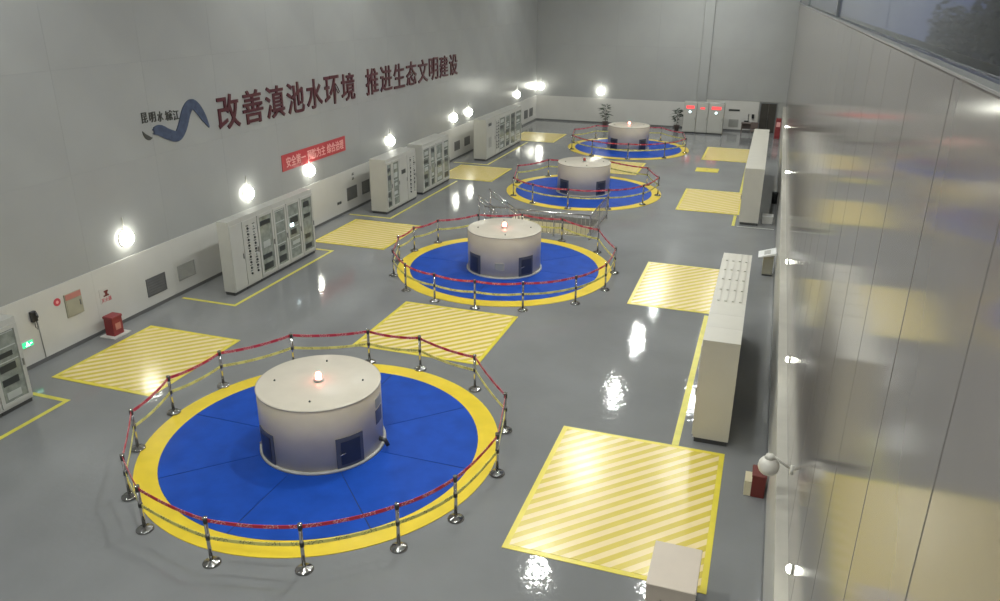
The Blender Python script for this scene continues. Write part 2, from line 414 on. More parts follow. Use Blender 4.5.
# ================================================================== PUMPS
PX = -.916; PYS = (1.397, 2.758, 4.119, 5.492); RO, RB, RD, HD = .420*U, .370*U, .142*U, .160*U
WHICH = ('nearest', 'second', 'third', 'farthest')
secm = MB().ring(RD+.056, RB-.004, 0, .014, math.radians(.25), math.radians(44.75), 12).mesh('mat_sector', BLUE)
ringm = MB().ring(RB, RO, 0, .012, n=96).mesh('yellow_border', YEL)
subm = MB().ring(RD+.056, RB, 0, .006, n=96).mesh('underlay', BLUEJ)
def curved_plate(r, a0, a1, z0, z1, t, n=8):
    return MB().ring(r-.01, r+t, z0, z1, math.radians(a0), math.radians(a1), n)
for k, py in enumerate(PYS):
    base = (PX*U, py*U, 0)
    t = thing('pump_surround', 'round blue floor mat with yellow border around the %s pump' % WHICH[k], 'floor mat', base, 0, 'round pump surrounds')
    link('yellow_border', ringm, t); link('underlay', subm, t)
    for j in range(8): link('mat_sector', secm, t, (0,0,0), math.radians(45*j))
    lab = ('nearest round beige pump housing with red beacon and dark blue hatches',
           'second nearest round beige pump housing, behind it a stairwell railing',
           'third round beige pump housing from the camera, red beacon not glowing',
           'farthest round beige pump housing, glowing red beacon near the far wall')[k]
    p = thing('pump_housing', lab, 'pump', base, 0, 'round pump housings')
    part('shell', MB().lathe([(RD, .02), (RD, HD-.03), (RD-.01, HD-.005)], 72), DRUM, p)
    part('base_flange', MB().lathe([(RD+.05, .001), (RD+.05, .05), (RD+.002, .055)], 72), FLANGE, p)
    lid = part('lid', MB().lathe([(RD+.012, HD-.02), (RD+.012, HD), (RD-.02, HD+.012), (0, HD+.014)], 72), DRUMT, p)
    for a in (20, 110, 200, 290):
        part('lifting_bolt', MB().lathe([(.02, 0), (.02, .02), (.01, .03)], 10, (.72*RD*math.cos(math.radians(a)), .72*RD*math.sin(math.radians(a)), HD+.013)), INST, lid)
    doors = ((-47, -20), (-133, -107)) if k == 0 else ((-49, -23), (-138, -111))
    for a0, a1 in doors:
        d = part('access_door', curved_plate(RD, a0, a1, .06, .082*U, .018), DOORF, p)
        part('door_panel', curved_plate(RD, a0+4, a1-4, .13, .073*U, .03), DOORB, d)
        am = math.radians(a0+2.5); part('door_handle', MB().tube([((RD+.06)*math.cos(am), (RD+.06)*math.sin(am), .36), ((RD+.07)*math.cos(am+.09), (RD+.07)*math.sin(am+.09), .40)], .014, 6), CHROME, d)
    if k == 0:
        part('vent_plate', curved_plate(RD, 1, 15, .60, .90, .012), DOORF, p)
        part('name_plate', curved_plate(RD, 2, 16, .95, 1.15, .01), VENTL, p)
    if k == 1: part('name_plate', curved_plate(RD, -86, -72, .30, .52, .012), VENTL, p)
    if k == 0:
        part('cable_gland', MB().tube([((RD-.02)*math.cos(.12), (RD-.02)*math.sin(.12), .22), ((RD+.12)*math.cos(.12), (RD+.12)*math.sin(.12), .19), ((RD+.17)*math.cos(.12), (RD+.17)*math.sin(.12), .08)], .045, 8), BLACKP, p)
    bc = part('beacon', MB().lathe([(.10, HD+.012), (.10, HD+.05), (.07, HD+.06)], 16), FLANGE, p)
    part('beacon_dome', MB().lathe([(.065, HD+.06), (.065, HD+.15), (.045, HD+.19), (0, HD+.20)], 16), BEACONOFF if k == 2 else BEACON, bc)

# ------------------------------------------------------------------ barrier posts with two belts each
PH = .105*U
post_parts = [('base', MB().lathe([(.147, .001), (.147, .018), (.12, .04), (.05, .055), (.034, .07)], 20).mesh('base', CHROMED)),
              ('pole', MB().lathe([(.031, .06), (.031, PH-.10)], 14).mesh('pole', CHROME)),
              ('belt_head', MB().lathe([(.036, PH-.12), (.038, PH-.10), (.038, PH-.02)], 14).mesh('belt_head', BLACKP)),
              ('cap', MB().lathe([(.04, PH-.02), (.04, PH-.006), (.02, PH)], 14).mesh('cap', CHROME)),
              ('lower_clip', MB().lathe([(.037, .46), (.037, .54)], 14).mesh('lower_clip', BLACKP))]
ANG = {0: [-111.6, -86.6, -63.8, -40.9, -23, .7, 25.3, 55.5, 81.8, 103, 132, 159.1, 181.5, 204.4, 231],
       1: [-124.3, -104.6, -84.5, -63.5, -38.8, -15.5, 10.2, 45, 73, 98, 124, 150.7, 170.6, 190, 213],
       2: [-88, -59, -28, 5, 40, 87, 134, 171, 216, 243], 3: [-80+36*i for i in range(10)]}
START = {0: 2, 1: 3, 2: 0, 3: 0}
PR = {0: [.442, .45, .455, .45, .446, .438, .438, .442, .430, .428, .430, .431, .429, .430, .430], 1: [.446, .444, .445, .455, .458, .443, .430, .435, .432, .43, .43, .425, .425, .427, .435], 2: [.402]*10, 3: [.405]*10}
def belt(parent, name, m, vec, z, w):
    L = vec.length; n = 8; vs = []
    for i in range(n+1):
        s = i/n; sag = -.05*4*s*(1-s)
        for dy, dz in ((-.004, -w/2), (.004, -w/2), (.004, w/2), (-.004, w/2)): vs.append((.030+(L-.075)*s, dy, sag+dz))
    fs = []
    for i in range(n):
        for j in range(4): q = (j+1) % 4; fs.append((4*i+j, 4*i+q, 4*i+4+q, 4*i+4+j))
    fs += [(3,2,1,0), (4*n,4*n+1,4*n+2,4*n+3)]
    part(name, MB().add(vs, fs), m, parent, (0,0,z), math.atan2(vec.y, vec.x))
for k, py in enumerate(PYS):
    pts = [Vector((PX*U + q*U*math.cos(math.radians(a)), py*U + q*U*math.sin(math.radians(a)), .0125 if q < .4385 else 0)) for a, q in zip(ANG[k], PR[k])]
    n = len(pts)
    for i, p in enumerate(pts):
        j = (i - START[k]) % n
        lab = ('foremost chrome barrier post in the ring of the %s pump' % WHICH[k]) if j == 0 else '%s chrome belt barrier post anticlockwise after the foremost one, %s pump' % (ORD[j-1], WHICH[k])
        t = thing('barrier_post', lab, 'barrier post', p, 0, 'belt barrier posts around the %s pump' % WHICH[k])
        for nm, me in post_parts: link(nm, me, t)
        v = pts[(i+1) % n] - p; v.z = 0
        belt(t, 'red_belt', REDB, v, PH-.065, .065)
        belt(t, 'yellow_belt', YELB, v, .50, .065)

# ================================================================== FLOOR HATCHES AND LINES
def hatch(x0, x1, y0, y1, label, name='hatch_cover'):
    cx, cy, hx, hy = (x0+x1)/2*U, (y0+y1)/2*U, (x1-x0)/2*U, (y1-y0)/2*U
    t = thing(name, label, 'hatch', (cx, cy, 0), 0, 'striped floor hatches')
    part('plate', MB().box(-hx, hx, -hy, hy, .001, .010), HATCHE, t)
    b = .10
    part('striped_panel', MB().box(-hx+b, hx-b, -hy+b, hy-b, .010, .014), HATCH, t)
NAME4 = ('nearest', 'second', 'third', 'farthest')
for k in range(4):
    y = 1.361*k
    hatch(-.389, -.077 if k == 2 else -.001, 1.17+y, 1.655+y, '%s yellow striped hatch cover of the row beside the right cabinets' % NAME4[k])
    hatch(-1.802, -1.461, 1.435+y*.999, 1.821+y*.999, '%s yellow striped hatch cover of the row along the left wall' % NAME4[k])
hatch(-1.12, -.71, 1.905, 2.29, 'yellow striped hatch cover between the nearest and second pumps')
hatch(-1.12, -.71, 4.627, 5.00, 'yellow striped hatch cover between the third and farthest pumps')
t = thing('floor_cover', 'small plain pale yellow floor cover between two right-hand hatches', 'hatch', (-.322*U, 4.925*U, 0))
part('plate', MB().box(-.068*U, .068*U, -.058*U, .058*U, .001, .012), HATCHE, t); part('finger_hole', MB().box(-.06, .06, -.03, .03, .012, .014), INST, t)

def floor_line(pts, w, m, label):
    t = MB()
    for (xa, ya), (xb, yb) in zip(pts[:-1], pts[1:]):
        if abs(xa-xb) < abs(ya-yb): t.box((xa-w/2)*U, (xa+w/2)*U, (min(ya,yb)-w/2)*U, (max(ya,yb)+w/2)*U, .001, .005)
        else: t.box((min(xa,xb)+w/2)*U, (max(xa,xb)-w/2)*U, (ya-w/2)*U, (ya+w/2)*U, .001, .005)
    tag(part('floor_line', t, m), label, 'floor marking', 'painted floor lines')
floor_line([(-1.88, 2.058), (-1.657, 2.058), (-1.657, 2.71), (-1.88, 2.71)], .012, YLINE, 'thin yellow line boxing in the cabinet row nearest the pumps on the left')
floor_line([(-1.78, 1.345), (-1.653, 1.345), (-1.653, .7)], .013, YLINE, 'yellow line around the cabinet at the left edge of the view')
floor_line([(-1.88, 3.25), (-1.655, 3.25), (-1.655, 4.10)], .012, YLINE, 'thin yellow line in front of the middle left cabinet row')
floor_line([(-1.88, 4.60), (-1.645, 4.60), (-1.645, 5.46)], .012, YLINE, 'thin yellow line in front of the far left cabinet row')
floor_line([(-.116, 1.665), (-.116, 2.505)], .016, YLINE, 'yellow line between the two nearest hatches beside the right cabinets')
floor_line([(-.098, 3.69), (-.098, 3.868)], .014, YLINE, 'short yellow line stub in front of the third right-hand hatch')
floor_line([(-.096, 4.385), (-.096, 5.245)], .014, YLINE, 'yellow line running from the third to the farthest right-hand hatch')
floor_line([(-.085, 3.682), (.088, 3.682)], .008, WLINE, 'thin pale line across the aisle before the far right cabinets')

# ================================================================== STAIRWELL RAILING
def railing():
    t = thing('stair_railing', 'stainless steel baluster railing around the stairwell behind the second pump', 'railing', (0,0,0))
    zt = .108*U; y0, y1, x0, x1 = 3.235*U, 3.61*U, -1.17*U, -.682*U
    segs = [((x0,y0),(x1,y0)), ((x1,y0),(x1,y1))]
    balme = MB().lathe([(.009, .12), (.009, zt-.02)], 6).mesh('baluster', CHROME)
    postme = MB().lathe([(.05, .001), (.05, .015), (.024, .02), (.024, zt-.01)], 10).mesh('post', CHROME)
    done = set()
    for (a, b), (c, d) in segs:
        part('top_rail', MB().tube([(a,b,zt),(c,d,zt)], .028, 8), CHROME, t)
        part('bottom_rail', MB().tube([(a,b,.12),(c,d,.12)], .015, 6), CHROME, t)
        L = math.hypot(c-a, d-b); n = max(2, round(L/1.35))
        for i in range(n+1):
            p = (round(a+(c-a)*i/n, 3), round(b+(d-b)*i/n, 3))
            if p not in done: done.add(p); link('post', postme, t, p+(0,))
        m = int(L/.16)
        for i in range(1, m): link('baluster', balme, t, (a+(c-a)*i/m, b+(d-b)*i/m, 0))
railing()
for nm, y, (xa, za), (xb, zb) in (('front', 3.275, (-1.134, .088), (-1.218, .145)), ('rear', 3.40, (-1.068, .055), (-1.207, .146))):
    t = thing('stair_handrail', 'sloping double stainless handrail on the %s side of the stairwell' % nm, 'handrail', (0, y*U, 0), 0, 'sloping stair handrails')
    part('top_rail', MB().tube([(xa*U,0,za*U),(xb*U,0,zb*U)], .035, 8), CHROME, t)
    part('lower_rail', MB().tube([(xa*U,0,za*U-.16),(xb*U,0,zb*U-.16)], .025, 8), CHROME, t)
    part('post', MB().tube([(xb*U+.06,0,0),(xb*U+.06,0,zb*U-.04)], .026, 8), CHROME, t)
    zf = 0 if xa < PIT[0] else -.75
    part('post', MB().tube([(xa*U-.06,0,zf),(xa*U-.06,0,za*U+.02)], .026, 8), CHROME, t)

# ================================================================== CABINETS
def cabinet(loc, rz, w, d, h, kind, label, m, group, seed=0, top=False):
    R = random.Random(seed)
    t = thing('switch_cabinet', label, 'cabinet', loc, rz, group)
    hw, g = w/2-.002, .012
    part('plinth', MB().box(-hw+.01, hw-.01, -d/2+.03, d/2-.03, 0, .10), PLINTH, t)
    part('body', MB().box(-hw, hw, -d/2, d/2, .10, h), m, t)
    y = -d/2
    dz0, dz1 = .16, h-.14
    if kind == 'glass':
        fr = .085
        dr = part('door', MB().box(-hw+g, -hw+g+fr, y-.03, y, dz0, dz1).box(hw-g-fr, hw-g, y-.03, y, dz0, dz1).box(-hw+g+fr, hw-g-fr, y-.03, y, dz0, dz0+fr).box(-hw+g+fr, hw-g-fr, y-.03, y, dz1-fr, dz1), m, t)
        gx, gz0, gz1 = hw-g-fr, dz0+fr, dz1-fr
        part('glass_pane', MB().box(-gx, gx, y-.008, y, gz0, gz1), GLASSD, dr)
        part('handle', MB().box(hw-g-.055, hw-g-.03, y-.055, y-.03, h*.45, h*.45+.16), HANDLE, dr)
        rows = 5; rh = (gz1-gz0)/rows
        for r in range(rows):
            z = gz0 + r*rh
            if R.random() < .8:
                x0 = -gx*R.uniform(.55, .85); x1 = gx*R.uniform(.3, .85)
                part('instrument', MB().bbox(x0, x1, y-.022, y-.007, z+rh*.2, z+rh*R.uniform(.55,.8), .004), R.choice((INST, INST, INSTL)), t)
            if R.random() < .4:
                part('terminal_strip', MB().box(-gx*.9, gx*.9, y-.016, y-.007, z+rh*.85, z+rh*.92), INSTL, t)
    else:
        dr = part('door', MB().bbox(-hw+g, hw-g, y-.022, y, dz0, dz1, .006), m, t)
        part('handle', MB().box(hw-g-.07, hw-g-.04, y-.045, y-.022, h*.45, h*.45+.16), HANDLE, dr)
        if kind == 'switch':
            for r in range(9):
                for c in (-1, 1):
                    z = .45 + r*(h-.85)/8
                    part('name_strip', MB().box(c*hw*.42-.03, c*hw*.42+.09, y-.027, y-.021, z+.075, z+.10), INST, dr)
                    part('switch_knob', MB().lathe([(.038, -.02), (.038, -.045), (.026, -.06)], 10, (c*hw*.42+.03, y, z), axis='y'), INST if R.random() < .8 else INSTL, dr)
        if kind == 'display':
            part('display', MB().box(-hw*.5, hw*.5, y-.03, y-.02, h*.62, h*.70), INST, dr)
        if kind == 'window':
            part('display', MB().box(-hw*.55, hw*.1, y-.03, y-.02, h*.82, h*.89), INST, dr)
            part('vent', MB().box(-hw*.5, hw*.1, y-.03, y-.02, h*.3, h*.55), VENTL, dr)
        if kind == 'led':
            part('red_display', MB().box(-hw*.62, hw*.62, y-.03, y-.02, h*.80, h*.90), LEDR, dr)
            part('indicator_light', MB().lathe([(.07, -.02), (.07, -.04)], 10, (0, y, h*.70), axis='y'), LEDW, dr)
    if kind == 'ledsmall': part('indicator_light', MB().box(-hw*.4, hw*.4, y-.03, y-.02, h*.80, h*.86), LEDR, dr)
    if top:
        for i in range(4):
            x = -d/2 + .12 + i*(d-.24)/3
            part('top_louvre', MB().box(-hw+.06, hw-.06, x-.03, x+.03, h, h+.02), m, t)
    return t
def bank(edges, kinds, xf, h, depth, where, group, seed):
    for i, (a, b, kd) in enumerate(zip(edges[:-1], edges[1:], kinds)):
        desc = {'glass':'glass-fronted grey cabinet', 'plain':'plain grey cabinet', 'switch':'knob-covered grey cabinet', 'display':'grey cabinet with small display', 'window':'tall grey cabinet with a small dark window'}[kd]
        same = [j for j, q in enumerate(kinds) if q == kd]
        o = (ORD[same.index(i)] + ' ' if len(same) > 1 else '')
        cabinet(((xf-depth/2)*U, (a+b)/2*U, 0), PI/2, (b-a)*U, depth*U, h*U, kd, '%s%s counting from the near end, %s' % (o, desc, where) if o else '%s in the %s of cabinets' % (desc, where), CAB, group, seed+i)
bank([1.05, 1.135, 1.228, 1.318], ['plain', 'glass', 'glass'], -1.735, .240, .085, 'left edge row', 'cabinets at the left edge', 1)
bank([2.135, 2.207, 2.295, 2.393, 2.48, 2.575, 2.668], ['plain', 'switch', 'glass', 'glass', 'glass', 'glass'], -1.708, .268, .046, 'nearest full left row', 'nearest left cabinet row', 11)
bank([3.31, 3.375, 3.455, 3.545, 3.65], ['glass', 'glass', 'display', 'switch'], -1.70, .264, .085, 'middle left row, first block', 'middle left cabinets, first block', 21)
bank([3.735, 3.83, 3.905, 4.012, 4.10], ['glass']*4, -1.70, .264, .085, 'middle left row, second block', 'middle left cabinets, second block', 31)
bank([4.70, 4.872, 4.953, 5.08, 5.188, 5.303, 5.444], ['window', 'switch', 'glass', 'glass', 'glass', 'glass'], -1.69, .262, .085, 'far left row', 'far left cabinet row', 41)
tag(part('indicator_screen', MB().box(-1.708*U+.031, -1.708*U+.045, 2.50*U, 2.52*U, .155*U, .168*U), LEDW), 'small glowing white screen on the nearest left cabinet row', 'screen')
for i in range(8):
    w = (2.378-1.69)/8
    cabinet((-.0385*U, (1.69+(i+.5)*w)*U, 0), -PI/2, w*U, .083*U, .268*U, 'plain', '%s cream cabinet from the near end of the nearer right-hand row' % ORD[i], CABR, 'nearer right-hand cabinet row', 60+i, top=(i > 2))
for i in range(12):
    w = (4.93-3.72)/12
    cabinet((-.031*U, (3.72+(i+.5)*w)*U, 0), -PI/2, w*U, .085*U, .266*U, 'plain', '%s cream cabinet from the near end of the farther right-hand row' % ORD[i], CABR, 'farther right-hand cabinet row', 80+i)
for (xa, xb, kd, lab) in ((-.634, -.536, 'led', 'left one of three cabinets at the far wall, red display lit'), (-.534, -.449, 'ledsmall', 'middle one of three cabinets at the far wall, small red light'), (-.447, -.332, 'led', 'right one of three cabinets at the far wall, red display lit')):
    t = cabinet(((xa+xb)/2*U, 6.335*U, 0), 0, (xb-xa)*U, .085*U, .236*U, kd, lab, CAB, 'cabinets at the far wall', 5)

# ================================================================== THINGS ON THE LEFT WALL
WX = XL*U + .03
def wall_vent(y0, y1, z0, z1, m, label, slats=6):
    t = thing('wall_vent', label, 'vent', (WX, (y0+y1)/2*U, (z0+z1)/2*U), 0, 'vents in the white dado')
    hy, hz = (y1-y0)/2*U, (z1-z0)/2*U
    part('frame', MB().box(0, .025, -hy, -hy+.03, -hz, hz).box(0, .025, hy-.03, hy, -hz, hz).box(0, .025, -hy+.03, hy-.03, -hz, -hz+.03).box(0, .025, -hy+.03, hy-.03, hz-.03, hz), m, t)
    part('backing', MB().box(0, .006, -hy+.03, hy-.03, -hz+.03, hz-.03), m, t)
    for i in range(slats):
        z = -hz+.03 + (i+.5)*(2*hz-.06)/slats
        part('slat', MB().add([(.006,-hy+.03,z+.02),(.02,-hy+.03,z-.02),(.024,-hy+.03,z-.016),(.006,hy-.03,z+.02),(.02,hy-.03,z-.02),(.024,hy-.03,z-.016)], [(0,1,2),(5,4,3),(0,3,4,1),(1,4,5,2),(2,5,3,0)]), m, t)
for a in ((1.928, 2.017, .045, .108, VENTD, 'dark louvred vent left of the nearest cabinet row, white dado'),
          (2.080, 2.167, .051, .106, VENTL, 'pale grey louvred vent beside the nearest left cabinet row'),
          (3.279, 3.375, .056, .119, VENTD, 'dark vent on the dado just left of the middle cabinet row'),
          (3.432, 3.507, .055, .119, VENTD, 'dark vent half hidden behind the middle left cabinets'),
          (4.676, 4.764, .056, .113, VENTD, 'left one of two dark vents before the far left cabinets'),
          (4.854, 4.947, .058, .114, VENTD, 'right one of two dark vents before the far left cabinets'),
          (6.200, 6.290, .050, .117, VENTD, 'left one of two dark vents by the far left corner'),
          (6.345, 6.437, .050, .117, VENTD, 'right one of two dark vents by the far left corner')): wall_vent(*a)
t = thing('hose_cabinet', 'olive fire hose cabinet with red header set in the left dado', 'fire cabinet', (WX, 1.637*U, .133*U))
hy, hz = .030*U, .036*U
part('frame', MB().box(0, .03, -hy, hy, -hz, hz), HOSE, t); d = part('door', MB().box(.03, .04, -hy+.03, hy-.03, -hz+.03, hz*.45), HOSE, t)
part('handle', MB().box(.04, .055, hy-.09, hy-.06, -.08, .06), HANDLE, d); part('header', MB().box(.03, .042, -hy+.02, hy-.02, hz*.5, hz-.01), HOSER, t)
t = thing('round_sign', 'small round red sign left of the fire hose cabinet', 'sign', (WX, 1.583*U, .157*U))
part('disc', MB().lathe([(.10, 0), (.10, .012)], 16, axis='x'), PINKR, t); part('symbol', MB().lathe([(.04, .012), (.04, .016)], 10, axis='x'), BANT, t)
def wall_text(name, body, m, y, z, w, h, depth, bold=0., parent=None, x=WX):
    o = bpy.data.objects.new(name, fit_text(body, w, h, depth, m, bold)); COL.objects.link(o)
    M = TEXTROT.copy(); M.translation = (x, y, z)
    o.matrix_world = M
    if parent: o.parent = parent
    return o
t = thing('wall_sign', 'small fire sign with dark symbol and red writing above the red box', 'sign', (WX, 1.758*U, .097*U))
part('board', MB().box(0, .008, -.20, .20, -.04, .36), DADO, t)
part('symbol', MB().box(.008, .012, -.05, .09, .24, .29).box(.008, .012, -.02, .06, .17, .24).box(.008, .012, -.08, .10, .13, .17), MAROON, t)
wall_text('lettering', '灭火器', PINKR, 0, -.02, .34, .12, .004, .01, t, .008)
t = thing('wall_phone', 'black wall telephone with hanging cord on the left dado', 'telephone', (WX, 1.495*U, .146*U))
part('body', MB().bbox(0, .09, -.07, .07, -.12, .14, .01), BLACKP, t); part('handset', MB().tube([(.11, .03, -.09), (.14, .03, 0), (.11, .03, .11)], .025, 8), BLACKP, t)
part('cord', MB().tube([(.05, 0, -.12), (.07, -.02, -.26), (.06, .03, -.34), (.06, .05, -.24), (.05, .04, -.11)], .008, 6), BLACKP, t)
part('conduit', MB().tube([(.012, .10, -.1), (.012, .12, -1.14)], .012, 6), VENTL, t)
t = thing('exit_sign', 'glowing green exit sign low on the white dado at the left', 'sign', (WX, 1.46*U, .076*U))
part('housing', MB().box(0, .03, -.16, .16, -.085, .085), DADO, t); part('face', MB().box(.03, .036, -.145, .145, -.07, .07), GREENS, t)
part('running_figure', MB().box(.036, .039, -.03, .01, -.02, .03).box(.036, .039, -.02, .005, .035, .055).box(.036, .039, -.06, -.03, -.05, -.02).box(.036, .039, .01, .05, -.05, -.02).box(.036, .039, .07, .12, -.01, .01), LEDW, t)
t = thing('extinguisher_box', 'small red fire extinguisher box on a pale board by the left dado', 'fire box', (-1.857*U, 1.728*U, 0))
part('board', MB().box(-.22, .26, -.30, .30, .001, .03), DADO, t)
part('body', MB().bbox(-.14, .15, -.17, .17, .03, .50, .01), REDP, t); part('lid', MB().bbox(-.155, .165, -.185, .185, .50, .56, .012), REDP, t)
part('label_plate', MB().box(.15, .155, -.09, .09, .18, .36), HOSER, t)
t = thing('wall_socket', 'small dark wall socket below the red banner', 'socket', (WX, 3.20*U, .066*U))
part('plate', MB().box(0, .02, -.16, .16, -.06, .06), VENTL, t)
for s in (-1, 1): part('outlet', MB().box(.02, .03, s*.08-.06, s*.08+.06, -.045, .045), INST, t)
t = thing('wall_notice', 'small two-line notice above the dark dado vent near the banner', 'sign', (WX, 3.345*U, .166*U))
part('board', MB().box(0, .006, -.12, .12, -.18, .18), DADO, t)
for z in (.05, -.14): part('printed_lines', MB().box(.006, .009, -.09, .09, z, z+.04).box(.006, .009, -.07, .08, z+.06, z+.09), INST, t)

# big slogan, one raised character each
LW = XL*U + .004
def slogan(chars, y0, pitch, zs, which, scale=1.):
    for i, ch in enumerate(chars):
        y = (y0 + (i+.5)*pitch)*U
        o = wall_text('wall_character', ch, LETR, y, zs*U, pitch*.86*U*scale, .126*U*scale, .04, .011, None, LW)
        tag(o, '%s large dark red character from the left in the %s phrase of the slogan' % (ORD[i], which), 'wall letter', 'slogan characters')
slogan('改善滇池水环境', 2.387, .1493, .527, 'first')
slogan('推进生态文明建设', 3.523, .1545, .529, 'second')
for i, (ch, (ya, yb)) in enumerate(zip('昆明水城江', ((2.027, 2.053), (2.062, 2.090), (2.098, 2.124), (2.134, 2.167), (2.172, 2.200)))):
    o = wall_text('wall_character', ch, LETK, (ya+yb)/2*U, (.607 - (ya-2.03)*.07)*U, (yb-ya)*U, .033*U, .02, .010, None, LW)
    tag(o, '%s small black brush character from the left above the blue swoosh' % ORD[i], 'wall letter', 'small characters above the swoosh')
# swoosh emblem: a brush stroke of varying width on the wall
def stroke(pts, depth, n=10):
    # Catmull-Rom through (y, z, width), extruded off the wall along +X
    P = [pts[0]] + pts + [pts[-1]]; path = []
    for i in range(1, len(P)-2):
        for s in range(n):
            q = s/n
            path.append(tuple(.5*((2*P[i][c]) + (-P[i-1][c]+P[i+1][c])*q + (2*P[i-1][c]-5*P[i][c]+4*P[i+1][c]-P[i+2][c])*q*q + (-P[i-1][c]+3*P[i][c]-3*P[i+1][c]+P[i+2][c])*q**3) for c in range(3)))
    path.append(P[-1]); L = []; Rr = []
    for i, (y, z, w) in enumerate(path):
        a = path[max(i-1, 0)]; b = path[min(i+1, len(path)-1)]
        d = Vector((b[0]-a[0], b[1]-a[1])).normalized(); nn = Vector((-d.y, d.x))*max(w, .0005)/2
        L.append((y+nn.x, z+nn.y)); Rr.append((y-nn.x, z-nn.y))
    mb = MB(); vs = []
    for (ly, lz), (ry, rz) in zip(L, Rr): vs += [(0, ly*U, lz*U), (depth, ly*U, lz*U), (depth, ry*U, rz*U), (0, ry*U, rz*U)]
    fs = []
    m = len(path)
    for i in range(m-1):
        p, q = 4*i, 4*i+4
        fs += [(p,q,q+1,p+1), (p+1,q+1,q+2,p+2), (p+2,q+2,q+3,p+3)]
    fs += [(0,1,2,3), (4*m-1,4*m-2,4*m-3,4*m-4)]
    return mb.add(vs, fs)
t = thing('swoosh_emblem', 'dark blue brush stroke wave emblem left of the red slogan', 'emblem', (LW, 0, 0))
part('wave_stroke', stroke([(2.072, .579, .020), (2.10, .575, .036), (2.14, .555, .036), (2.178, .545, .036), (2.207, .570, .042), (2.238, .620, .042), (2.268, .640, .034), (2.296, .622, .034), (2.322, .586, .026), (2.344, .550, .004)], .03), SWOOSH, t)
part('bristle', stroke([(2.10, .588, .010), (2.08, .587, .006), (2.066, .580, .001)], .028), SWOOSH, t)
part('bristle', stroke([(2.098, .566, .008), (2.078, .566, .005), (2.066, .570, .001)], .028), SWOOSH, t)
part('ink_dab', stroke([(2.022, .583, .001), (2.032, .568, .011), (2.046, .558, .014), (2.061, .557, .001)], .02), LETK, t)

t = thing('red_banner', 'red banner with pale writing on the left wall above the globe lamps', 'banner', (LW, 3.032*U, .336*U))
part('cloth', MB().box(0, .02, -.264*U, .264*U, -.034*U, .034*U), BANNER, t)
for body, y0, y1 in (('安全第一', -.235, -.085), ('预防为主', -.07, .08), ('综合治理', .095, .245)):
    wall_text('lettering', body, BANT, (y0+y1)/2*U, -.022*U, (y1-y0)*U, .044*U, .01, .012, t, .02)

# ================================================================== FAR WALL
dr = struct('door_1', MB().box(-.078*U, -.070*U, YB*U-.06, YB*U+.02, 0, .228*U).box(.044*U, .050*U, YB*U-.06, YB*U+.02, 0, .228*U).box(-.070*U, .044*U, YB*U-.06, YB*U+.02, .222*U, .228*U), FRAMEM)
for s, (a, b) in enumerate(((-.070, -.014), (-.012, .044))):
    lf = part('door_leaf', MB().box(a*U, b*U, YB*U-.03, YB*U+.02, .01, .222*U), WOODD, dr)
    part('door_handle', MB().tube([((-.02 if s == 0 else -.005)*U, YB*U-.05, 1.0), ((-.02 if s == 0 else -.005)*U, YB*U-.05, 1.15)], .014, 6), CHROME, lf)
t = thing('notice_board', 'narrow black sign board on the far wall beside the cabinets', 'sign', (-.268*U, YB*U-.03, .161*U))
part('board', MB().box(-.042*U, .042*U, -.03, 0, -.006*U, .006*U), INST, t); part('frame', MB().box(-.044*U, .044*U, -.02, 0, -.008*U, -.006*U).box(-.044*U, .044*U, -.02, 0, .006*U, .008*U), VENTL, t)
t = thing('wall_vent', 'square grey vent on the far wall right of the cabinets', 'vent', (-.264*U, YB*U-.03, .06*U))
part('frame', MB().box(-.037*U, .037*U, -.02, 0, -.03*U, .03*U), VENTL, t)
for i in range(6): part('slat', MB().box(-.033*U, .033*U, -.032, -.02, (-.026+.0088*i)*U, (-.021+.0088*i)*U), VENTL, t)
t = thing('wall_box', 'small dark switch box on the far wall left of the door', 'switch box', (-.167*U, YB*U-.03, .078*U))
part('body', MB().box(-.15, .15, -.08, 0, -.06, .06), INST, t); part('conduit', MB().tube([(.1, -.02, .06), (.1, -.02, .5)], .02, 6), INST, t)
t = thing('wall_phone', 'dark telephone box on the far wall nearest the door', 'telephone', (-.122*U, YB*U-.03, .122*U))
part('body', MB().bbox(-.08, .08, -.1, 0, -.14, .12, .01), INST, t); part('handset', MB().tube([(-.03, -.12, -.1), (-.03, -.14, 0), (-.03, -.12, .1)], .03, 6), BLACKP, t)
def desk(x, y):
    t = thing('small_desk', 'small dark desk standing at the far wall left of the door', 'desk', (x*U, y*U, 0))
    part('desk_top', MB().box(-.55, .55, -.3, .3, .70, .74), POT, t)
    for sx in (-1, 1):
        for sy in (-1, 1): part('leg', MB().box(sx*.5-.025, sx*.5+.025, sy*.25-.025, sy*.25+.025, 0, .70), POT, t)
    part('front_panel', MB().box(-.475, .475, .2, .22, .3, .70), POT, t)
desk(-.135, 6.42)
def chair(x, y):
    t = thing('office_chair', 'small dark chair beside the desk at the far wall', 'chair', (x*U, y*U, 0))
    part('seat', MB().bbox(-.23, .23, -.23, .23, .43, .49, .015), POT, t); part('backrest', MB().bbox(-.22, .22, .19, .23, .55, .95, .01), POT, t)
    for sx in (-1, 1):
        part('leg', MB().tube([(sx*.2, -.2, 0), (sx*.2, -.2, .43)], .015, 6), HANDLE, t)
        part('leg', MB().tube([(sx*.2, .2, 0), (sx*.2, .2, .60)], .015, 6), HANDLE, t)
chair(-.10, 6.26)
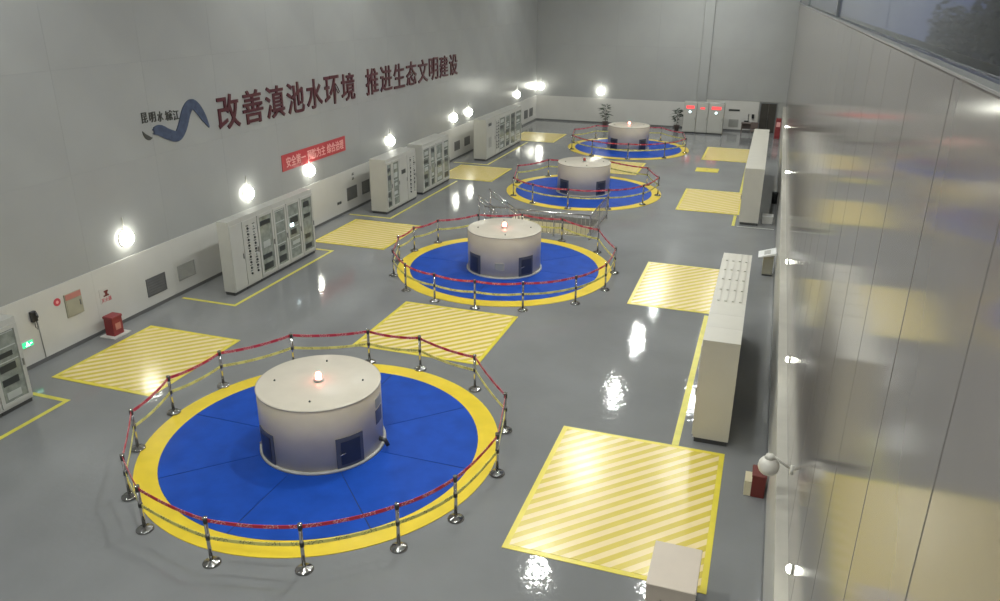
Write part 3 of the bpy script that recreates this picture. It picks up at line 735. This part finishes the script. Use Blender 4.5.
def plant(x, y, h, label, seed):
    R = random.Random(seed)
    t = thing('potted_plant', label, 'plant', (x*U, y*U, 0), 0, 'potted plants at the far wall')
    part('pot', MB().lathe([(.14, 0), (.20, .30), (.22, .32), (.22, .36), (.18, .36), (.17, .30)], 16), POT, t)
    part('stem', MB().tube([(0,0,.3), (.02,.01,h*.5), (0,.03,h*.8)], .02, 6), POT, t)
    mb = MB()
    for i in range(70):
        a = R.uniform(0, 2*PI); z = R.uniform(.45, h); r = R.uniform(.15, .5)*math.sin(PI*min(1, max(.15, (z-.3)/(h-.1))))+.08
        d = Vector((math.cos(a), math.sin(a), R.uniform(-.2, .6))).normalized(); s = Vector((-d.y, d.x, 0)).normalized()*R.uniform(.03, .06)
        o = Vector((0, 0, z)); L = r+R.uniform(.05, .18)
        mid = o + d*L*.6; tip = o + d*L + Vector((0,0,-.08))
        mb.add([o+d*.04, mid+s, tip, mid-s], [(0,1,2,3)])
    tag(part('foliage', mb, LEAF, t), kind='stuff')
plant(-1.262, 6.38, 1.5, 'leafy potted plant at the far wall left of the farthest pump', 3)
plant(-.69, 6.40, 1.4, 'leafy potted plant at the far wall left of the three cabinets', 5)

# ================================================================== RIGHT SIDE
t = thing('control_console', 'small console desk with sloping white top beside the right wall', 'console', (.066*U, 3.03*U, 0))
part('plinth', MB().box(-.16, .16, -.24, .24, .001, .05), PLINTH, t)
part('pedestal', MB().bbox(-.17, .15, -.22, .22, .05, .655, .01), CONSOLE, t)
part('sloping_top', MB().add([(-.34,-.34,.62),(.2,-.34,.74),(.2,.34,.74),(-.34,.34,.62),(-.34,-.34,.64),(.2,-.34,.82),(.2,.34,.82),(-.34,.34,.64)], [(3,2,1,0),(4,5,6,7),(0,1,5,4),(1,2,6,5),(2,3,7,6),(3,0,4,7)]), CONTOP, t)
part('display', MB().add([(-.16,-.2,.70),(.03,-.2,.7633),(.03,.2,.7633),(-.16,.2,.70),(-.16,-.2,.708),(.03,-.2,.7713),(.03,.2,.7713),(-.16,.2,.708)], [(3,2,1,0),(4,5,6,7),(0,1,5,4),(1,2,6,5),(2,3,7,6),(3,0,4,7)]), VENTL, t)
t = thing('extinguisher_box', 'red extinguisher box with pale front under the unlit lamp, right wall', 'fire box', (.066*U, 1.525*U, 0))
part('body', MB().bbox(-.04, .20, -.18, .18, .001, .42, .01), MAROON, t); part('front_plate', MB().box(-.16, -.04, -.17, .17, .001, .30), CREAM, t); part('lid', MB().bbox(-.05, .21, -.19, .19, .42, .46, .01), MAROON, t)
t = thing('red_cabinet', 'pinkish red cabinet standing in the far right corner', 'cabinet', (.072*U, 6.3*U, 0))
part('body', MB().bbox(-.16, .16, -.25, .25, .001, 1.25, .01), REDP, t); part('door', MB().box(-.175, -.16, -.22, .22, .06, 1.20), HOSER, t); part('label_plate', MB().box(-.12, .12, -.256, -.25, .75, 1.05), BANT, t)
t = thing('low_box', 'low white box on the floor right of the far cabinet row', 'box', (.052*U, 3.80*U, 0))
part('body', MB().bbox(-.20, .20, -.22, .22, .001, .28, .01), DADO, t); part('lid', MB().bbox(-.21, .21, -.23, .23, .28, .31, .01), CONTOP, t)
t = thing('dark_bin', 'small dark bin by the right wall beside the far cabinets', 'bin', (.078*U, 4.20*U, 0))
part('body', MB().lathe([(.11, .001), (.13, .45), (.13, .48), (.115, .48), (.10, .06)], 16), INST, t); part('rim', MB().ring(.125, .14, .46, .49, n=20), BLACKP, t)
t = thing('metal_box', 'beige sheet metal box in front of the nearest right-hand hatch', 'box', (-.057*U, 1.105*U, 0))
part('body', MB().box(-.335, .335, -.48, .48, .06, .82), BOXB, t); part('lid', MB().bbox(-.345, .345, -.49, .49, .82, .85, .008), BOXB, t)
part('plinth', MB().box(-.31, .31, -.45, .45, .001, .06), PLINTH, t)
part('handle', MB().tube([(-.12, -.48, .6), (-.12, -.53, .6), (.12, -.53, .6), (.12, -.48, .6)], .012, 6), HANDLE, t)

# ------------------------------------------------------------------ outside the high windows: dark leafy masses
struct('ground', MB().box((XR+.2)*U, (XR+9)*U, -2*U, 12*U, -.5, -.3), LEAFX)
def tree(x, y, h, r, label, seed):
    R = random.Random(seed)
    t = thing('tree', label, 'tree', (x*U, y*U, -.3), 0, 'dark trees outside the high windows')
    part('trunk', MB().tube([(0,0,0), (.1,.05,h*.4), (.05,0,h*.7)], .18, 8), LEAFX, t)
    for b in range(4):
        a = b*1.6+R.random(); part('branch', MB().tube([(.05,0,h*.5), (math.cos(a)*r*.6, math.sin(a)*r*.6, h*.8)], .07, 6), LEAFX, t)
    mb = MB()
    for i in range(2600):
        d = Vector((R.gauss(0,1), R.gauss(0,1), R.gauss(0,1))).normalized()
        c = Vector((0,0,h*.78)) + Vector((d.x*r, d.y*r, d.z*h*.28))*(R.random()**.4)*(1+.25*math.sin(5*d.x+seed)*math.cos(4*d.z))
        u = Vector((R.gauss(0,1), R.gauss(0,1), R.gauss(0,1))).normalized(); w = u.orthogonal().normalized()
        s = R.uniform(.12, .26)
        mb.add([c-u*s, c+w*s*.5, c+u*s, c-w*s*.5], [(0,1,2,3)])
    tag(part('foliage', mb, LEAFX, t), kind='stuff')
tree(.95, 5.0, 8.0, 1.9, 'dark tree crown outside the high window, left of the others', 1)
tree(1.0, 4.1, 9.6, 2.1, 'dark tree crown outside the high window, nearest the camera', 2)
tree(1.5, 7.0, 8.0, 2.6, 'dark tree crown outside the high window, farthest behind', 4)
